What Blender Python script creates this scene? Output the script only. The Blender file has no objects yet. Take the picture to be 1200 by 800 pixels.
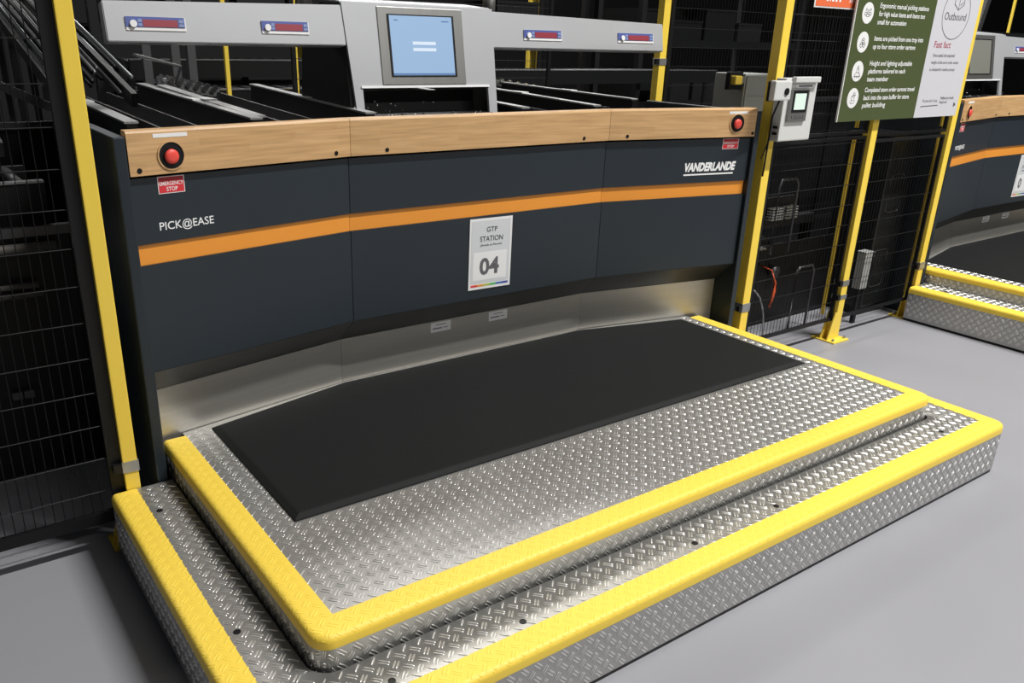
import bpy, bmesh, math, random
from mathutils import Vector, Matrix
random.seed(7)
C = bpy.context.scene.collection
PI = math.pi

# ------------------------------------------------------------------ camera
yaw, pitch, roll, F = -0.6220, -0.3773, 0.0263, 976.86
fw = Vector((-math.sin(yaw)*math.cos(pitch), math.cos(yaw)*math.cos(pitch), math.sin(pitch)))
rt = Vector((math.cos(yaw), math.sin(yaw), 0)); up = rt.cross(fw)
R_ = math.cos(roll)*rt + math.sin(roll)*up
U_ = -math.sin(roll)*rt + math.cos(roll)*up
cd = bpy.data.cameras.new('camera'); cam = bpy.data.objects.new('camera', cd); C.objects.link(cam)
m = Matrix((R_, U_, -fw)).transposed().to_4x4(); m.translation = Vector((-0.5378, -1.2939, 1.4212))
cam.matrix_world = m
cd.sensor_fit = 'HORIZONTAL'; cd.sensor_width = 36; cd.lens = F/1200*36
cd.shift_x = 37.86/1200; cd.shift_y = 31.9/1200; cd.clip_start = 0.02
bpy.context.scene.camera = cam

# ------------------------------------------------------------------ light
sc = bpy.context.scene
sc.view_settings.view_transform = 'Standard'; sc.view_settings.look = 'None'
sc.view_settings.gamma = 1; sc.view_settings.use_curve_mapping = False
sc.view_settings.exposure = 0.0
w = bpy.data.worlds.new('world'); sc.world = w; w.use_nodes = True
w.node_tree.nodes['Background'].inputs[0].default_value = (0.9, 0.95, 1.0, 1)
w.node_tree.nodes['Background'].inputs[1].default_value = 0.04

def area(name, loc, sx, sy, power, target=None, col=(1, 0.985, 0.955)):
    l = bpy.data.lights.new(name, 'AREA'); l.shape = 'RECTANGLE'; l.size = sx; l.size_y = sy
    l.energy = power; l.color = col
    o = bpy.data.objects.new(name, l); C.objects.link(o); o.location = loc
    d = (Vector(target) - Vector(loc)) if target else Vector((0, 0, -1))
    o.rotation_euler = d.to_track_quat('-Z', 'Y').to_euler()
    return o
# rows of ceiling lamps of the hall, and two added fill lights
area('ceiling_lamp_near', (4.6, -2.3, 8.0), 3.4, 0.2, 1180)
area('rear_left_fill', (-1.6, 7.4, 5.0), 4.4, 0.9, 150)  # added fill to brighten the left floor
area('front_fill', (3.0, -5.5, 5.2), 6.0, 0.30, 240)  # added fill for the surfaces facing the viewer
area('ceiling_lamp_rear', (5.0, 5.6, 5.0), 6.0, 0.9, 300)
area('ceiling_lamp_rear_low', (2.9, 4.7, 5.0), 1.2, 0.5, 40)
area('ceiling_lamp_far', (5.0, 9.4, 5.0), 8.0, 0.9, 240)

# ------------------------------------------------------------------ materials
def mat(name, col, rough=0.5, metal=0.0, spec=0.5, noise=None, bump=None, emit=None, coat=0):
    m = bpy.data.materials.new(name); m.use_nodes = True
    nt = m.node_tree; b = nt.nodes['Principled BSDF']
    b.inputs['Base Color'].default_value = (*col, 1); b.inputs['Roughness'].default_value = rough
    b.inputs['Metallic'].default_value = metal; b.inputs['Specular IOR Level'].default_value = spec
    b.inputs['Coat Weight'].default_value = coat
    if emit:
        b.inputs['Emission Color'].default_value = (*emit[0], 1); b.inputs['Emission Strength'].default_value = emit[1]
    if noise:                                   # (scale xyz, amount) mottling of the base colour
        tc = nt.nodes.new('ShaderNodeTexCoord'); mp = nt.nodes.new('ShaderNodeMapping')
        mp.inputs['Scale'].default_value = noise[0]
        nz = nt.nodes.new('ShaderNodeTexNoise'); nz.inputs['Scale'].default_value = 1; nz.inputs['Detail'].default_value = 5
        mx = nt.nodes.new('ShaderNodeMix'); mx.data_type = 'RGBA'
        mx.inputs['A'].default_value = (*[c*(1-noise[1]) for c in col], 1)
        mx.inputs['B'].default_value = (*[min(1, c*(1+noise[1])) for c in col], 1)
        nt.links.new(tc.outputs['Object'], mp.inputs[0]); nt.links.new(mp.outputs[0], nz.inputs['Vector'])
        nt.links.new(nz.outputs['Fac'], mx.inputs['Factor']); nt.links.new(mx.outputs['Result'], b.inputs['Base Color'])
        if bump:
            bp = nt.nodes.new('ShaderNodeBump'); bp.inputs['Distance'].default_value = bump
            nt.links.new(nz.outputs['Fac'], bp.inputs['Height']); nt.links.new(bp.outputs[0], b.inputs['Normal'])
    return m

def wood(name):
    m = bpy.data.materials.new(name); m.use_nodes = True; nt = m.node_tree; N = nt.nodes; L = nt.links
    b = N['Principled BSDF']; b.inputs['Roughness'].default_value = 0.38
    tc = N.new('ShaderNodeTexCoord')
    mp = N.new('ShaderNodeMapping'); mp.inputs['Scale'].default_value = (4, 4, 90); L.new(tc.outputs['Object'], mp.inputs[0])
    n1 = N.new('ShaderNodeTexNoise'); n1.inputs['Scale'].default_value = 1.5; n1.inputs['Detail'].default_value = 6; L.new(mp.outputs[0], n1.inputs['Vector'])
    mp3 = N.new('ShaderNodeMapping'); mp3.inputs['Rotation'].default_value = (PI/2, 0, 0); L.new(tc.outputs['Object'], mp3.inputs[0])
    br = N.new('ShaderNodeTexBrick'); br.inputs['Scale'].default_value = 1; br.inputs['Brick Width'].default_value = 0.30
    br.inputs['Row Height'].default_value = 0.018; br.inputs['Mortar Size'].default_value = 0
    br.inputs['Color1'].default_value = (0.60, 0.375, 0.180, 1); br.inputs['Color2'].default_value = (0.54, 0.33, 0.150, 1)
    L.new(mp3.outputs[0], br.inputs['Vector'])
    mx = N.new('ShaderNodeMix'); mx.data_type = 'RGBA'; mx.blend_type = 'MULTIPLY'; mx.inputs['Factor'].default_value = 0.42
    L.new(br.outputs['Color'], mx.inputs['A'])
    cr = N.new('ShaderNodeValToRGB'); cr.color_ramp.elements[0].position = 0.3; cr.color_ramp.elements[0].color = (0.55, 0.5, 0.45, 1)
    cr.color_ramp.elements[1].position = 0.65; cr.color_ramp.elements[1].color = (1.15, 1.15, 1.15, 1)
    L.new(n1.outputs['Fac'], cr.inputs[0]); L.new(cr.outputs[0], mx.inputs['B'])
    L.new(mx.outputs['Result'], b.inputs['Base Color'])
    return m

M_PANEL = mat('blue_grey_paint', (0.0135, 0.0215, 0.0295), 0.42, 0, 0.5, ((3, 3, 3), 0.10))
M_LIP = mat('dark_grey_paint', (0.012, 0.014, 0.016), 0.45)  # even near-black grey of the sloping lip
M_BLACK = mat('black_powder_coat', (0.007, 0.007, 0.008), 0.45, 0, 0.3)
M_DARK = mat('dark_machinery', (0.006, 0.0065, 0.007), 0.55, 0, 0.25)
M_WOOD = wood('bamboo_ply')
M_ORANGE = mat('orange_paint', (0.80, 0.30, 0.035), 0.38, 0, 0.5, ((2, 2, 2), 0.04))
M_STEEL = mat('brushed_stainless', (0.52, 0.50, 0.46), 0.42, 0.85, 0.5, ((3, 3, 160), 0.12))
M_BEZEL = mat('grey_steel_bezel', (0.30, 0.30, 0.29), 0.42, 0.8, 0.5, ((60, 3, 3), 0.1))
M_ARM = mat('silver_grey_paint', (0.47, 0.48, 0.50), 0.42, 0.25, 0.5, ((4, 4, 4), 0.05))
M_TREAD = mat('tread_plate', (0.42, 0.415, 0.40), 0.395, 0.74, 0.5, ((9, 9, 9), 0.10))
M_BARS = mat('polished_lit_bars', (0.70, 0.69, 0.67), 0.33, 0.78)  # polished bars, base colour also raised to imitate the light they catch
M_TAPE = mat('yellow_grip_tape', (0.88, 0.63, 0.075), 0.5, 0, 0.5, ((700, 700, 700), 0.05), 0.0003)
M_MAT = mat('black_rubber', (0.0078, 0.0088, 0.0090), 0.65, 0, 0.25, ((40, 40, 40), 0.15), 0.0006)
M_YEL = mat('yellow_powder_coat', (0.88, 0.64, 0.08), 0.35, 0, 0.5, ((6, 6, 6), 0.04))
M_GALV = mat('galvanised_steel', (0.40, 0.41, 0.42), 0.4, 0.8, 0.5, ((60, 60, 60), 0.15))
M_RAIL = mat('aluminium_rail', (0.34, 0.35, 0.36), 0.35, 0.9, 0.5, ((4, 4, 4), 0.1))
M_RED = mat('red_plastic', (0.78, 0.075, 0.055), 0.4)
M_REDL = mat('red_label', (0.62, 0.03, 0.04), 0.45)
M_DRED = mat('dark_red_print', (0.30, 0.012, 0.02), 0.45)
M_WHITE = mat('white_label', (0.80, 0.80, 0.80), 0.45)
M_TEXTW = mat('white_print', (0.85, 0.86, 0.87), 0.45)
M_INK = mat('black_print', (0.03, 0.03, 0.035), 0.5)
M_GREYINK = mat('grey_print', (0.12, 0.12, 0.13), 0.5)
M_PAPER = mat('notice_paper', (0.62, 0.64, 0.66), 0.4)
M_PLATE = mat('rating_plate', (0.78, 0.78, 0.78), 0.45)
M_GREEN = mat('olive_green_board', (0.072, 0.092, 0.036), 0.35)
M_BOARD = mat('white_board', (0.60, 0.60, 0.64), 0.35)
M_CORAL = mat('coral_board', (0.78, 0.16, 0.06), 0.4)
M_CRIM = mat('crimson_print', (0.35, 0.02, 0.06), 0.5)
M_BOX = mat('light_grey_plastic', (0.62, 0.63, 0.62), 0.4)
M_CAB = mat('pale_grey_paint', (0.33, 0.34, 0.33), 0.4)
M_SCREEN = mat('blue_screen', (0.02, 0.03, 0.05), 0.25, emit=((0.34, 0.50, 0.72), 0.92))
M_SCREENW = mat('pale_screen_field', (0.1, 0.1, 0.1), 0.3, emit=((0.62, 0.72, 0.84), 1.0))
M_SCREEND = mat('screen_bar', (0.02, 0.03, 0.05), 0.3, emit=((0.10, 0.22, 0.45), 0.8))
M_IDLE = mat('idle_screen', (0.20, 0.205, 0.18), 0.3)
M_LCD = mat('pale_lcd', (0.3, 0.33, 0.3), 0.3, emit=((0.62, 0.78, 0.68), 0.8))
M_LED = mat('red_led_window', (0.30, 0.045, 0.065), 0.3)
M_BLUE = mat('blue_display_surround', (0.08, 0.11, 0.34), 0.35)
M_MBLUE = mat('pale_blue_key', (0.22, 0.28, 0.50), 0.4)
M_CABLE = mat('orange_cable', (0.65, 0.10, 0.03), 0.5)
M_DOT = mat('glint_silver', (0.75, 0.75, 0.76), 0.2, 1.0)  # only on the beads and discs added as glints
M_CAPG = mat('grey_rail_cap', (0.32, 0.325, 0.33), 0.4, 0.3)
M_GALV2 = mat('dull_grey_metal', (0.10, 0.10, 0.105), 0.4, 0.7)
M_GALV3 = mat('dull_grey_paint', (0.06, 0.06, 0.062), 0.5)
M_TOTE = mat('charcoal_tote', (0.012, 0.012, 0.013), 0.5, 0, 0.3)
M_SHEET = mat('smoked_sheet', (0.010, 0.011, 0.012), 0.3)

# ------------------------------------------------------------------ mesh helpers (world coordinates)
def wloc(o):
    v = Vector((0, 0, 0))
    while o: v += o.location; o = o.parent
    return v
def obj(name, bm, ma, parent=None, origin=None, smooth=False):
    me = bpy.data.meshes.new(name)
    bmesh.ops.recalc_face_normals(bm, faces=bm.faces[:])
    off = wloc(parent) if parent else Vector(origin or (0, 0, 0))
    for v in bm.verts: v.co -= off
    if smooth:
        for f in bm.faces: f.smooth = True
    bm.to_mesh(me); bm.free(); me.materials.append(ma)
    o = bpy.data.objects.new(name, me); C.objects.link(o)
    if parent: o.parent = parent
    else: o.location = off
    return o
def thing(name, label, cat, loc=(0, 0, 0), group=None):
    o = bpy.data.objects.new(name, None); C.objects.link(o); o.location = loc; o.empty_display_size = 0.05
    o['label'] = label; o['category'] = cat
    if group: o['group'] = group
    return o
def tag(o, label, cat, group=None):
    o['label'] = label; o['category'] = cat
    if group: o['group'] = group
    return o
def lab(o, label): o['label'] = label; return o
def box(bm, x0, x1, y0, y1, z0, z1, bev=0):
    r = bmesh.ops.create_cube(bm, size=1)
    vs = r['verts']
    for v in vs:
        v.co = Vector((x0+(v.co.x+.5)*(x1-x0), y0+(v.co.y+.5)*(y1-y0), z0+(v.co.z+.5)*(z1-z0)))
    if bev:
        es = list({e for v in vs for e in v.link_edges})
        bmesh.ops.bevel(bm, geom=es, offset=bev, segments=2, affect='EDGES', profile=0.6)
    return bm
def B(*a, **k): return box(bmesh.new(), *a, **k)
def tube(bm, pts, r, n=8, cap=True):
    pts = [Vector(p) for p in pts]; rings = []
    for i, p in enumerate(pts):
        a = pts[max(i-1, 0)]; b = pts[min(i+1, len(pts)-1)]; d = (b-a).normalized()
        u = d.cross(Vector((0, 0, 1)))
        if u.length < 1e-3: u = d.cross(Vector((1, 0, 0)))
        u.normalize(); v = d.cross(u)
        rr = r[i] if isinstance(r, (list, tuple)) else r
        rings.append([bm.verts.new(p + rr*(math.cos(2*PI*k/n)*u + math.sin(2*PI*k/n)*v)) for k in range(n)])
    for a, b in zip(rings, rings[1:]):
        for k in range(n): bm.faces.new((a[k], a[(k+1) % n], b[(k+1) % n], b[k]))
    if cap: bm.faces.new(rings[0]); bm.faces.new(rings[-1][::-1])
    return bm
def bar(bm, a, b, wx, wz):
    """square bar from a to b, width wx across, wz deep"""
    a, b = Vector(a), Vector(b); d = (b-a).normalized()
    u = d.cross(Vector((0, 0, 1)))
    if u.length < 1e-3: u = Vector((1, 0, 0))
    u.normalize(); v = u.cross(d)
    q = [bm.verts.new(p + su*u*wx/2 + sv*v*wz/2) for p in (a, b) for su, sv in ((-1, -1), (1, -1), (1, 1), (-1, 1))]
    for f in ((0, 1, 2, 3), (7, 6, 5, 4), (0, 4, 5, 1), (1, 5, 6, 2), (2, 6, 7, 3), (3, 7, 4, 0)): bm.faces.new([q[i] for i in f])
    return bm
def prism(bm, poly, z0, z1, bev=0):
    lo = [bm.verts.new((x, y, z0)) for x, y in poly]; hi = [bm.verts.new((x, y, z1)) for x, y in poly]
    n = len(poly); bm.faces.new(lo[::-1]); bm.faces.new(hi)
    side = [bm.faces.new((lo[i], lo[(i+1) % n], hi[(i+1) % n], hi[i])) for i in range(n)]
    if bev: bmesh.ops.bevel(bm, geom=[e for e in bm.edges if e.calc_length() > bev*2.2], offset=bev, segments=2, affect='EDGES')
    return bm
class Frame:
    """a local drawing plane: origin o, right vector u, up vector v, outward normal n"""
    def __init__(s, o, u, v, n=None):
        s.o = Vector(o); s.u = Vector(u).normalized(); s.v = Vector(v).normalized(); s.n = Vector(n).normalized() if n else s.u.cross(s.v)
    def p(s, a, b, c=0): return s.o + a*s.u + b*s.v + c*s.n
def fbox(bm, f, a0, a1, b0, b1, c0, c1, bev=0):
    t = bmesh.new(); box(t, a0, a1, b0, b1, c0, c1, bev=bev)
    mp = {}
    for v in t.verts: mp[v] = bm.verts.new(f.p(v.co.x, v.co.y, v.co.z))
    for fc in t.faces: bm.faces.new([mp[v] for v in fc.verts])
    t.free(); return bm
def fdisc(bm, f, a, b, c0, c1, r, n=28, ry=None):
    ry = ry or r
    lo = [bm.verts.new(f.p(a+r*math.cos(2*PI*k/n), b+ry*math.sin(2*PI*k/n), c0)) for k in range(n)]
    hi = [bm.verts.new(f.p(a+r*math.cos(2*PI*k/n), b+ry*math.sin(2*PI*k/n), c1)) for k in range(n)]
    bm.faces.new(lo[::-1]); bm.faces.new(hi)
    for k in range(n): bm.faces.new((lo[k], lo[(k+1) % n], hi[(k+1) % n], hi[k]))
    return bm
def fring(bm, f, a, b, c, r, t, n=48, ry=None, h=0.0006):
    ry = ry or r; rows = []
    for k in range(n):
        ca, sa = math.cos(2*PI*k/n), math.sin(2*PI*k/n)
        rows.append([bm.verts.new(f.p(a+(r-t)*ca, b+(ry-t)*sa, c+h)), bm.verts.new(f.p(a+r*ca, b+ry*sa, c+h)),
                     bm.verts.new(f.p(a+r*ca, b+ry*sa, c)), bm.verts.new(f.p(a+(r-t)*ca, b+(ry-t)*sa, c))])
    for k in range(n):
        p, q = rows[k], rows[(k+1) % n]
        for j in range(4): bm.faces.new((p[j], p[(j+1) % 4], q[(j+1) % 4], q[j]))
    return bm
def fline(bm, f, pts, t, c, h=0.0006):
    """a flat drawn line"""
    for (a0, b0), (a1, b1) in zip(pts, pts[1:]):
        d = Vector((a1-a0, b1-b0)); d.normalize(); nn = Vector((-d.y, d.x))*t/2; e = d*t/2
        q = [(a0-e.x+nn.x, b0-e.y+nn.y), (a1+e.x+nn.x, b1+e.y+nn.y), (a1+e.x-nn.x, b1+e.y-nn.y), (a0-e.x-nn.x, b0-e.y-nn.y)]
        lo = [bm.verts.new(f.p(x, y, c)) for x, y in q]; hi = [bm.verts.new(f.p(x, y, c+h)) for x, y in q]
        bm.faces.new(lo); bm.faces.new(hi[::-1])
        for i in range(4): bm.faces.new((lo[i], lo[(i+1) % 4], hi[(i+1) % 4], hi[i]))
    return bm
def ftext(bm, f, s, a0, a1, b0, b1, c, bold=0.0, shear=0.0, h=0.0006, keep=None):
    """lettering fitted into the box a0..a1, b0..b1 of the frame, h thick"""
    cu = bpy.data.curves.new('t', 'FONT'); cu.body = s; cu.size = 1; cu.extrude = 0.02; cu.offset = bold; cu.shear = shear
    cu.resolution_u = 3
    o = bpy.data.objects.new('t', cu); C.objects.link(o)
    dg = bpy.context.evaluated_depsgraph_get(); me = bpy.data.meshes.new_from_object(o.evaluated_get(dg))
    xs = [v.co.x for v in me.vertices]; ys = [v.co.y for v in me.vertices]
    x0, x1, y0, y1 = min(xs), max(xs), min(ys), max(ys)
    sx = (a1-a0)/(x1-x0); sy = (b1-b0)/(y1-y0)
    vs = [bm.verts.new(f.p(a0+(v.co.x-x0)*sx, b0+(v.co.y-y0)*sy, c+(h if v.co.z > 0 else 0))) for v in me.vertices]
    for p in me.polygons:
        try: bm.faces.new([vs[i] for i in p.vertices])
        except ValueError: pass
    bpy.data.objects.remove(o); bpy.data.curves.remove(cu); bpy.data.meshes.remove(me)
    return bm
def T(f, s, *a, **k): return ftext(bmesh.new(), f, s, *a, **k)
def copy_tree(o, dx, parent=None):
    c = o.copy(); C.objects.link(c)
    if parent: c.parent = parent
    else: c.location = o.location + Vector(dx)
    for ch in list(kids.get(o.name, [])):
        copy_tree(ch, dx, c)
    return c
kids = {}
def index_kids():
    kids.clear()
    for o in bpy.data.objects:
        if o.parent: kids.setdefault(o.parent.name, []).append(o)

# ------------------------------------------------------------------ the hall
def floor_mat():
    m = mat('grey_epoxy_floor', (0.32, 0.32, 0.345), 0.40, 0, 0.5)
    nt = m.node_tree; N = nt.nodes; L = nt.links; b = N['Principled BSDF']
    tc = N.new('ShaderNodeTexCoord'); nz = N.new('ShaderNodeTexNoise'); nz.inputs['Scale'].default_value = 1.1; nz.inputs['Detail'].default_value = 6
    L.new(tc.outputs['Object'], nz.inputs['Vector'])
    cr = N.new('ShaderNodeValToRGB'); cr.color_ramp.elements[0].color = (0.255, 0.255, 0.278, 1); cr.color_ramp.elements[1].color = (0.30, 0.30, 0.325, 1)
    L.new(nz.outputs['Fac'], cr.inputs[0]); L.new(cr.outputs[0], b.inputs['Base Color'])
    mr = N.new('ShaderNodeMapRange'); mr.inputs['To Min'].default_value = 0.36; mr.inputs['To Max'].default_value = 0.50
    L.new(nz.outputs['Fac'], mr.inputs[0]); L.new(mr.outputs[0], b.inputs['Roughness'])
    return m
o = obj('floor', B(-14, 24, -10, 14, -0.06, 0), floor_mat()); o['kind'] = 'structure'
M_WALL = mat('dark_hall_wall', (0.004, 0.004, 0.0045), 0.9)
o = obj('wall_back', B(-14, 24, 14, 14.2, 0, 7), M_WALL); o['kind'] = 'structure'
o = obj('wall_left', B(-14.2, -14, -10, 14, 0, 7), M_WALL); o['kind'] = 'structure'
o = obj('wall_right', B(24, 24.2, -10, 14, 0, 7), M_WALL); o['kind'] = 'structure'

# ------------------------------------------------------------------ the platforms
W, ZL, ZU, TW = 2.4, 0.189, 0.269, 0.069
LA, LB, LC, D2 = 0.181, 0.189, 0.187, 0.984
def path(x0, x1, y0, yr, R, inset, n=7):
    """left side, front, right side; ring at a given inset from the outline (negative = outside)"""
    pts = [((x0+inset, yr), (-1, 0))]
    def corner(cx, cy, a0, sx):
        out = []
        for k in range(n+1):
            a = a0 + k*PI/2/n; nx, ny = math.cos(a), math.sin(a)
            if inset < R: out.append(((cx+nx*(R-inset), cy+ny*(R-inset)), (nx, ny)))
            else: out.append(((cx + sx*(inset-R), cy+(inset-R)), (nx, ny)))
        return out
    for k in range(1, 12): pts.append(((x0+inset, yr+(y0+max(R, inset)-yr)*k/12), (-1, 0)))
    pts += corner(x0+R, y0+R, PI, 1)
    for k in range(1, 24): pts.append(((x0+max(R, inset)+(x1-x0-2*max(R, inset))*k/24, y0+inset), (0, -1)))
    pts += corner(x1-R, y0+R, 1.5*PI, -1)
    for k in range(1, 12): pts.append(((x1-inset, y0+max(R, inset)+(yr-y0-max(R, inset))*k/12), (1, 0)))
    pts.append(((x1-inset, yr), (1, 0)))
    return pts
class Shell:
    def __init__(s): s.bm = bmesh.new(); s.uv = s.bm.loops.layers.uv.new('UVMap')
    def face(s, cos, uvs):
        try: f = s.bm.faces.new([s.bm.verts.new(c) for c in cos])
        except ValueError: return
        for l, t in zip(f.loops, uvs): l[s.uv].uv = t
        f.smooth = True
    def strip(s, ra, rb):
        for i in range(len(ra)-1):
            a, b, c, d = ra[i], ra[i+1], rb[i+1], rb[i]
            co = [a[0], b[0], c[0], d[0]]; u = [a[1], b[1], c[1], d[1]]
            if (Vector(a[0])-Vector(b[0])).length < 1e-6: co.pop(1); u.pop(1)
            elif (Vector(c[0])-Vector(d[0])).length < 1e-6: co.pop(2); u.pop(2)
            if len(co) == 3 and (Vector(co[0])-Vector(co[1])).length < 1e-6: continue
            s.face(co, u)
def weld(o_bm): bmesh.ops.remove_doubles(o_bm, verts=o_bm.verts[:], dist=1e-5)
def ring_top(x0, x1, y0, yr, R, inset, z): return [((p[0], p[1], z), p) for p, n in path(x0, x1, y0, yr, R, inset)]
def ring_side(x0, x1, y0, yr, R, r, arc, ins, z):
    base = path(x0, x1, y0, yr, R, r); pos = path(x0, x1, y0, yr, R, ins)
    return [((q[0][0], q[0][1], z), (b[0][0]+b[1][0]*arc, b[0][1]+b[1][1]*arc)) for b, q in zip(base, pos)]
def edge_rings(x0, x1, y0, yr, R, zt, lip, extra=0.0):
    r = 0.014; out = [ring_top(x0, x1, y0, yr, R, TW, zt+extra), ring_top(x0, x1, y0, yr, R, r, zt+extra)]
    for k in range(1, 6):
        a = k*PI/2/5; out.append(ring_side(x0, x1, y0, yr, R, r, r*a, r-r*math.sin(a)-extra*math.sin(a), zt-r+r*math.cos(a)+extra*math.cos(a)))
    out.append(ring_side(x0, x1, y0, yr, R, r, r*PI/2+lip-r, -extra, zt-lip))
    return out
def add_bars(bm, x0, x1, y0, R, zt, keep, h, lw=1.0, mi=1):
    r = 0.014
    def P(u, v, hh):
        cu = min(max(u, x0+R), x1-R); cv = max(v, y0+R); dx, dy = u-cu, v-cv; d = math.hypot(dx, dy)
        if d <= R-r: return (u, v, zt+hh)
        nx, ny = dx/d, dy/d; arc = d-(R-r)
        if arc < r*PI/2:
            a = arc/r; return (cu+nx*(R-r+(r+hh)*math.sin(a)), cv+ny*(R-r+(r+hh)*math.sin(a)), zt-r+(r+hh)*math.cos(a))
        return (cu+nx*(R+hh), cv+ny*(R+hh), zt-r-(arc-r*PI/2))
    K = 0.70711; n = 10; p = 0.038
    for ox, oy, sg, la in ((0.112, 0.245, 1, 0.0125), (0.093, 0.264, -1, 0.0138)):
        for i in range(int((x0-0.3-ox)/p)-1, int((x1+0.3-ox)/p)+2):
            for j in range(int((y0-0.3-oy)/p)-1, int((1.3-oy)/p)+1):
                for o in (-0.0037, 0.0037):
                    cx = ox+i*p; cy = oy+j*p
                    u0, v0 = cx - sg*K*o*1.0, cy + K*o
                    if not keep(u0, v0, la): continue
                    lb = 0.0026*lw
                    def pt(a, b, hh): return bm.verts.new(P(u0+K*a-sg*K*b, v0+sg*K*a+K*b, hh))
                    rings = []
                    for sc_, hh in ((1.0, -0.0002), (0.86, h*0.55), (0.5, h*0.93)):
                        rings.append([pt(la*(1-(1-sc_)*0.5)*math.copysign(abs(math.cos(2*PI*k/n))**0.8, math.cos(2*PI*k/n)), lb*sc_*math.sin(2*PI*k/n), hh) for k in range(n)])
                    for a, b in zip(rings, rings[1:]):
                        for k in range(n):
                            f = bm.faces.new((a[k], a[(k+1) % n], b[(k+1) % n], b[k])); f.smooth = True; f.material_index = mi
                    f = bm.faces.new(rings[-1]); f.smooth = True; f.material_index = mi
def build_platform(kind, x0, x1, y0, yr, R, zt, zb, parent, lip, hole=None, rear=None):
    er = edge_rings(x0, x1, y0, yr, R, zt, lip, 0.0007)
    s = Shell()
    for a, b in zip(er, er[1:]): s.strip(a, b)
    for ring in (er[0], er[-1]):       # the tape's cut edges, its own thickness
        pass
    def depth(u, v):                    # unfolded distance in from (or, negative, out from) the outline
        dx, dy = u-min(max(u, x0+R), x1-R), v-max(v, y0+R)
        d = math.hypot(dx, dy)
        return R-d if d > 0 else min(u-x0, x1-u, v-y0)
    lipu = -(0.014*PI/2+lip-0.014-0.014)         # where the tape ends on the side
    bot = -(0.014*PI/2+(zt-zb)-0.014-0.014)
    weld(s.bm)
    add_bars(s.bm, x0, x1, y0, R, zt+0.0006, lambda u, v, l: lipu+0.006 < depth(u, v) < TW-0.004 and v < yr-0.012, 0.0006, 1.45, 0)
    obj('edge_tape', s.bm, M_TAPE, parent, smooth=True)
    s = Shell(); r = 0.014
    a = ring_side(x0, x1, y0, yr, R, r, r*PI/2+lip-r-0.002, 0, zt-lip+0.002); b = ring_side(x0, x1, y0, yr, R, r, r*PI/2+(zt-zb)-r, 0, zb)
    s.strip(a, b)
    weld(s.bm)
    lowest = max(bot+0.006, -0.115) if kind == 'high' else bot+0.009
    add_bars(s.bm, x0, x1, y0, R, zt, lambda u, v, l: lowest < depth(u, v) < lipu-0.003 and v < yr-0.012, 0.0014)
    obj('side_skirt', s.bm, M_TREAD, parent).data.materials.append(M_BARS)
    s = Shell(); inner = ring_top(x0, x1, y0, yr, R, TW-0.003, zt)
    if hole:
        hr = ring_top(*hole, -0.010, zt)
        s.strip(inner, hr)
        dn = [((c[0], c[1], zt-0.003), u) for c, u in hr]; s.strip(hr, dn)
        for k in (0, -1):            # short closing walls at the back
            pass
    else:
        pts = [c for c, u in inner]; uv = [u for c, u in inner]
        q = []; qu = []
        for c, u in zip(pts, uv):
            if not q or (Vector(c)-Vector(q[-1])).length > 1e-5: q.append(c); qu.append(u)
        for p in rear: q.append((p[0], p[1], zt)); qu.append(p)
        s.face(q, qu)
        for f in s.bm.faces: f.smooth = False
    weld(s.bm)
    if hole: ok = lambda u, v, l: depth(u, v) > TW+0.003 and v < yr-0.012 and (u < hole[0]-0.020 or u > hole[1]+0.020 or v < hole[2]-0.020) and all((u-a)**2+(v-b)**2 > 0.0165**2 for a, b in HOLES)
    else: ok = lambda u, v, l: depth(u, v) > TW+0.003 and v < KICK(u)-0.012 and not (0.135 < u < 2.287 and v > 0.432 and not (u < 0.149-0.0 or u > 2.272 or v < 0.444))
    add_bars(s.bm, x0, x1, y0, R, zt, ok, 0.0012)
    obj('top_plate', s.bm, M_TREAD, parent).data.materials.append(M_BARS)

HOLES = ((-0.09, 0.827), (-0.091, 0.223), (0.119, -0.097), (0.46, -0.097), (1.039, -0.095), (1.386, -0.094), (2.304, -0.094))
KICK = lambda x: (1.0988+0.1787*x) if x < 0.665 else (1.2218 if x < 1.765 else 1.2218-0.1927*(x-1.765))
def platform_set():
    lo = thing('step_platform', 'wide low tread-plate step with yellow edge tape in front of the numbered station', 'platform', (1.2, 0.4, 0))
    build_platform('low', -LA, W+LC, -LB, D2, 0.045, ZL, 0.014, lo, 0.032, hole=(0.0, W, 0.0, D2, 0.045))
    s = bmesh.new()                                          # floor plinth, set back a little
    pts = [p for p, n in path(-LA, W+LC, -LB, D2, 0.04, 0.003)]
    prism(s, pts, 0, 0.0145); obj('plinth', s, M_BLACK, lo)
    obj('rear_panel', B(-LA+0.002, -0.02, D2-0.004, D2, 0.0145, ZL-0.003), M_DARK, lo); obj('rear_panel', B(W+0.02, W+LC-0.002, D2-0.004, D2, 0.0145, ZL-0.003), M_DARK, lo)
    for x, y in HOLES:
        bm = bmesh.new(); fr = Frame((x, y, ZL), (1, 0, 0), (0, 1, 0))
        fring(bm, fr, 0, 0, 0, 0.0085, 0.002, 20, h=0.0012); fdisc(bm, fr, 0, 0, 0.0002, 0.0006, 0.0070, 20)
        lab(obj('screw_hole', bm, M_BLACK, lo), 'black screw hole')
    hi = thing('standing_platform', 'raised tread-plate platform with yellow edge tape carrying the black mat', 'platform', (1.2, 0.6, 0.02))
    yr = 1.05
    rear = [(W-TW+.003, KICK(W-TW)-0.002), (1.765, 1.2195), (0.665, 1.2195), (TW-.003, KICK(TW)-0.002)]
    build_platform('high', 0, W, 0, 1.085, 0.045, ZU, 0.03, hi, 0.030, rear=rear)
    return lo, hi
step1, stand1 = platform_set()

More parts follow.
